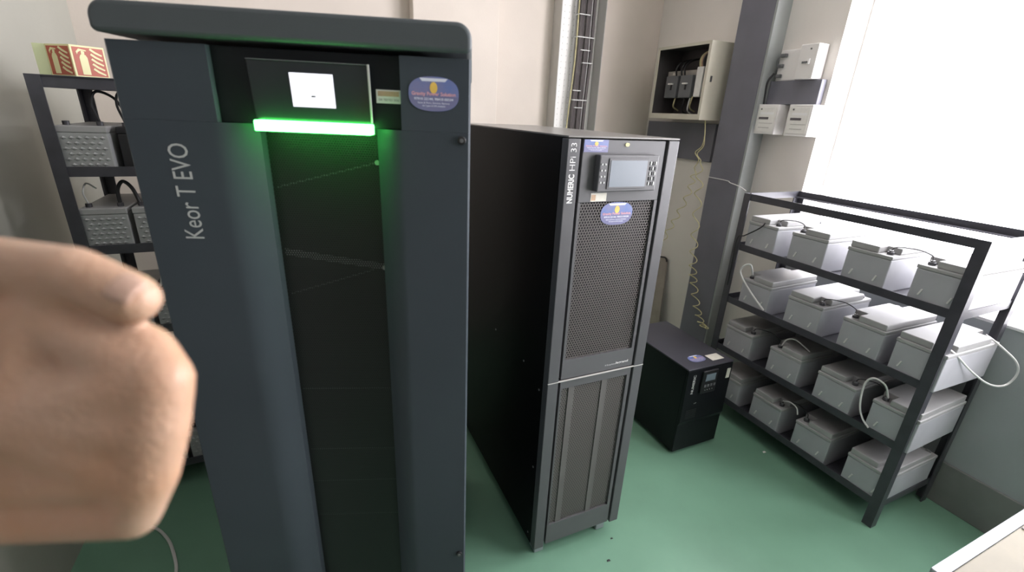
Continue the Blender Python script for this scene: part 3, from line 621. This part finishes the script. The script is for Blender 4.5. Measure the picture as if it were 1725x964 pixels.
# ------------------------------------------------------------ board leaning in the corner
LB = empty('leaning_board', (2.205, 2.30, 0.0), 0, 'brown-grey hardboard sheet leaning on the wall behind the charcoal cabinet', 'board')
LB.rotation_euler = (R(-11), R(8), 0)
def rr_prof(y0, y1, z0, z1, r):
    p = [(y0, z0), (y1, z0)]
    for cy, a0 in ((y1-r, 0), (y0+r, 90)):
        for i in range(7): t = R(a0+90*i/6); p.append((cy+r*math.cos(t), z1-r+r*math.sin(t)))
    return p
MB().prism(rr_prof(-0.06, 0.30, 0.02, 0.56, 0.03), 0, 0.008, 'x').build('sheet', M_lean, LB)
rim = MB().tube([(-0.001, y, z) for y, z in rr_prof(-0.06, 0.30, 0.02, 0.56, 0.03)][1:], 0.006, 8); rim.build('dark_edge', M_black, LB, 0, True)

# ------------------------------------------------------------ desk corner by the window
T = empty('desk', (0.92, 0.213, 0), 0, 'cream-topped desk with silver edge in the right foreground corner', 'desk')
box('desktop', M_desk, T, 0.004, 1.20, -0.62, -0.019, 0.722, 0.75, 0.002)
box('edge_strip', M_alu, T, 0.0, 1.20, -0.0185, 0.0, 0.719, 0.7515, 0.002)
box('edge_strip', M_black, T, 0.0, 0.0035, -0.62, -0.019, 0.719, 0.750)
box('apron', M_black, T, 0.03, 1.17, -0.07, -0.045, 0.64, 0.7185)
for x in (0.03, 1.14):
    for y in (-0.07, -0.60): box('leg', M_black, T, x, x+0.03, y, y+0.03, 0.0, 0.72 if y < -0.5 else 0.64)
MB().cyl((0.272, -0.024, 0.7502), 0.003, 0.002, 'z', 8).build('scuff_mark', M_dark_print, T)

# ------------------------------------------------------------ floor scraps
for i, (x, y, s, m, lab) in enumerate(((0.844, 0.901, 0.007, M_cab_k, 'small black scrap on the floor nearest the charcoal cabinet front'), (0.908, 0.972, 0.005, M_cab_k, 'tiny black crumb on the floor at the charcoal cabinet foot'), (1.872, 1.095, 0.009, M_lab_w, 'small white paper scrap on the floor under the window rack'))):
    tag(MB().add([(x-s, y-s*0.4, 0.0005), (x+s, y-s*0.6, 0.001), (x+s*0.8, y+s*0.5, 0.002), (x-s*0.6, y+s*0.6, 0.001), (x-s*0.2, y, 0.004), (x+s*0.4, y+s*0.1, 0.0035)], [(0, 1, 2, 3), (0, 1, 5, 4), (1, 2, 5), (2, 3, 4, 5), (3, 0, 4)]).build('floor_scrap', m), lab, 'scrap')

cable('floor_cable', [(-0.66, 1.66, 0.006), (-0.602, 1.619, 0.006), (-0.56, 1.562, 0.006), (-0.531, 1.50, 0.006), (-0.503, 1.406, 0.006), (-0.511, 1.345, 0.006), (-0.56, 1.27, 0.006)], 0.005, M_cab_w, 'pale cable lying on the floor beside the left rack')

# ------------------------------------------------------------ the hand in the left foreground (fist, back of the hand to the camera)
def capsule(mb, a, b, ra, rb, n=16, m=6):
    a, b = Vector(a), Vector(b); t = (b-a).normalized(); u = t.orthogonal().normalized(); v = t.cross(u); rings = []
    for i in range(m+1):
        th = R(-90+90*i/m); rings.append((a+t*ra*math.sin(th), ra*math.cos(th)))
    for i in range(m+1):
        th = R(90*i/m); rings.append((b+t*rb*math.sin(th), rb*math.cos(th)))
    vs = []; fs = []
    for c, r in rings:
        r = max(r, 1e-5)
        vs += [c+u*r*math.cos(2*math.pi*k/n)+v*r*math.sin(2*math.pi*k/n) for k in range(n)]
    for i in range(len(rings)-1):
        for k in range(n): fs.append((i*n+k, i*n+(k+1) % n, (i+1)*n+(k+1) % n, (i+1)*n+k))
    fs += [tuple(range(n))[::-1], tuple(range((len(rings)-1)*n, len(rings)*n))]
    mb.add(vs, fs)
H = dict(w2=(-0.1765, 0.3034, 1.2862), w=(-0.1853, 0.2964, 1.2593), w3=(-0.1862, 0.2899, 1.2385), fore=(-0.33, 0.205, 1.13), elb=(-0.45, 0.02, 1.02), arm=(-0.38, -0.12, 1.16),
 im=(-0.0683, 0.234, 1.326), mm=(-0.0735, 0.2298, 1.3043), rm=(-0.0809, 0.2291, 1.2801), pm=(-0.0929, 0.2331, 1.2534),
 ip=(-0.0808, 0.2753, 1.3176), mp=(-0.0853, 0.2783, 1.28), rp=(-0.0922, 0.2709, 1.2544), pp=(-0.103, 0.2666, 1.2319),
 id=(-0.114, 0.3086, 1.3037), md=(-0.1189, 0.3112, 1.2703), rd=(-0.1252, 0.3028, 1.243), pd=(-0.1304, 0.2912, 1.2232),
 it=(-0.1276, 0.2983, 1.3007), mt=(-0.1335, 0.2985, 1.2744), rt=(-0.1391, 0.2919, 1.2521), pt=(-0.1419, 0.2829, 1.2331),
 tc=(-0.2093, 0.3271, 1.3121), tm=(-0.1562, 0.3083, 1.3692), ti=(-0.101, 0.2679, 1.3709), tt=(-0.0761, 0.2491, 1.3622), web=(-0.1187, 0.2769, 1.3465), palm=(-0.135, 0.264, 1.302), web2=(-0.155, 0.298, 1.338), ik=(-0.0753, 0.2493, 1.3356), fill=(-0.120, 0.274, 1.326), fill2=(-0.150, 0.305, 1.335))
hm = MB()
def cap(a, b, ra, rb): capsule(hm, H[a], H[b], ra, rb)
cap('w2', 'im', 0.020, 0.0132); cap('w', 'mm', 0.021, 0.0135); cap('w', 'rm', 0.021, 0.0130); cap('w3', 'pm', 0.019, 0.0115)
cap('im', 'mm', 0.0135, 0.0138); cap('mm', 'rm', 0.0138, 0.0132); cap('rm', 'pm', 0.0132, 0.0118)
for a, ra in (('im', 0.0135), ('mm', 0.0138), ('rm', 0.0132)): cap('palm', a, 0.0185, ra)
cap('im', 'ip', 0.0128, 0.0118); cap('mm', 'mp', 0.0132, 0.012); cap('rm', 'rp', 0.0125, 0.0112); cap('pm', 'pp', 0.011, 0.0098)
for a, b_, c, r in (('ip', 'id', 'it', 0.0108), ('mp', 'md', 'mt', 0.011), ('rp', 'rd', 'rt', 0.0105), ('pp', 'pd', 'pt', 0.0092)):
    cap(a, b_, r, r*0.9); cap(b_, c, r*0.9, r*0.8)
cap('w2', 'tc', 0.020, 0.019); cap('tc', 'tm', 0.019, 0.0148); cap('tm', 'ti', 0.0145, 0.0130); cap('ti', 'tt', 0.0130, 0.0122)
cap('tc', 'web', 0.018, 0.0150); cap('web', 'im', 0.0150, 0.0125); cap('web2', 'tm', 0.018, 0.0140); cap('web2', 'palm', 0.019, 0.018); cap('web', 'palm', 0.015, 0.017); cap('web2', 'w2', 0.019, 0.021); cap('palm', 'w2', 0.0195, 0.021); cap('im', 'ik', 0.0130, 0.0118); cap('web', 'ik', 0.0145, 0.0118); cap('fill', 'w2', 0.0175, 0.021); cap('fill', 'fill2', 0.0175, 0.019); cap('fill', 'palm', 0.0175, 0.0185); cap('fill', 'web2', 0.0175, 0.019); cap('web', 'ti', 0.0115, 0.0105)
cap('w2', 'w3', 0.022, 0.021); cap('w', 'fore', 0.026, 0.032); cap('fore', 'elb', 0.032, 0.040); cap('elb', 'arm', 0.042, 0.046)
hand = hm.build('hand', M_skin)
rm_ = hand.modifiers.new('remesh', 'REMESH'); rm_.mode = 'VOXEL'; rm_.voxel_size = 0.0024; rm_.use_smooth_shade = True
sm = hand.modifiers.new('smooth', 'SMOOTH'); sm.factor = 0.5; sm.iterations = 22
tag(hand, 'bare closed hand with thumb on top reaching in from the left edge', 'hand')
# thumbnail lies on the thumb's upper camera side
tA, tB = Vector(H['ti']), Vector(H['tt']); tdir = (tB-tA).normalized(); toc = (Vector((0, 0, CAM_H))-tB).normalized()
nrm = (toc*0.9+Vector((0, 0, 0.35))); nrm = (nrm-tdir*nrm.dot(tdir)).normalized(); bi = tdir.cross(nrm)
vs, fs = [], []
for i in range(7):
    for j in range(7):
        u_, v_ = (i/6-0.5)*2, (j/6-0.5)*2
        wv = 0.62*math.sqrt(max(0, 1-0.22*u_*u_)); ang = v_*wv
        vs.append(tB + tdir*(0.002+u_*0.0068) + (nrm*math.cos(ang)+bi*math.sin(ang))*(0.0116 - 0.0006*abs(u_)**3))
for i in range(6):
    for j in range(6): fs.append((i*7+j, i*7+j+1, (i+1)*7+j+1, (i+1)*7+j))
nail = MB().add(vs, fs).build('thumbnail', M_nail, hand, 0, True)
so = nail.modifiers.new('thick', 'SOLIDIFY'); so.thickness = 0.0008; so.offset = 0

sl = MB().tube([(-0.392, -0.096, 1.136), (-0.372, -0.136, 1.176), (-0.34, -0.19, 1.25), (-0.30, -0.25, 1.33)], [0.058, 0.060, 0.066, 0.074], 20).build('shirt_sleeve', M_sleeve, hand, 0, True)
sl['label'] = 'dark grey short sleeve'
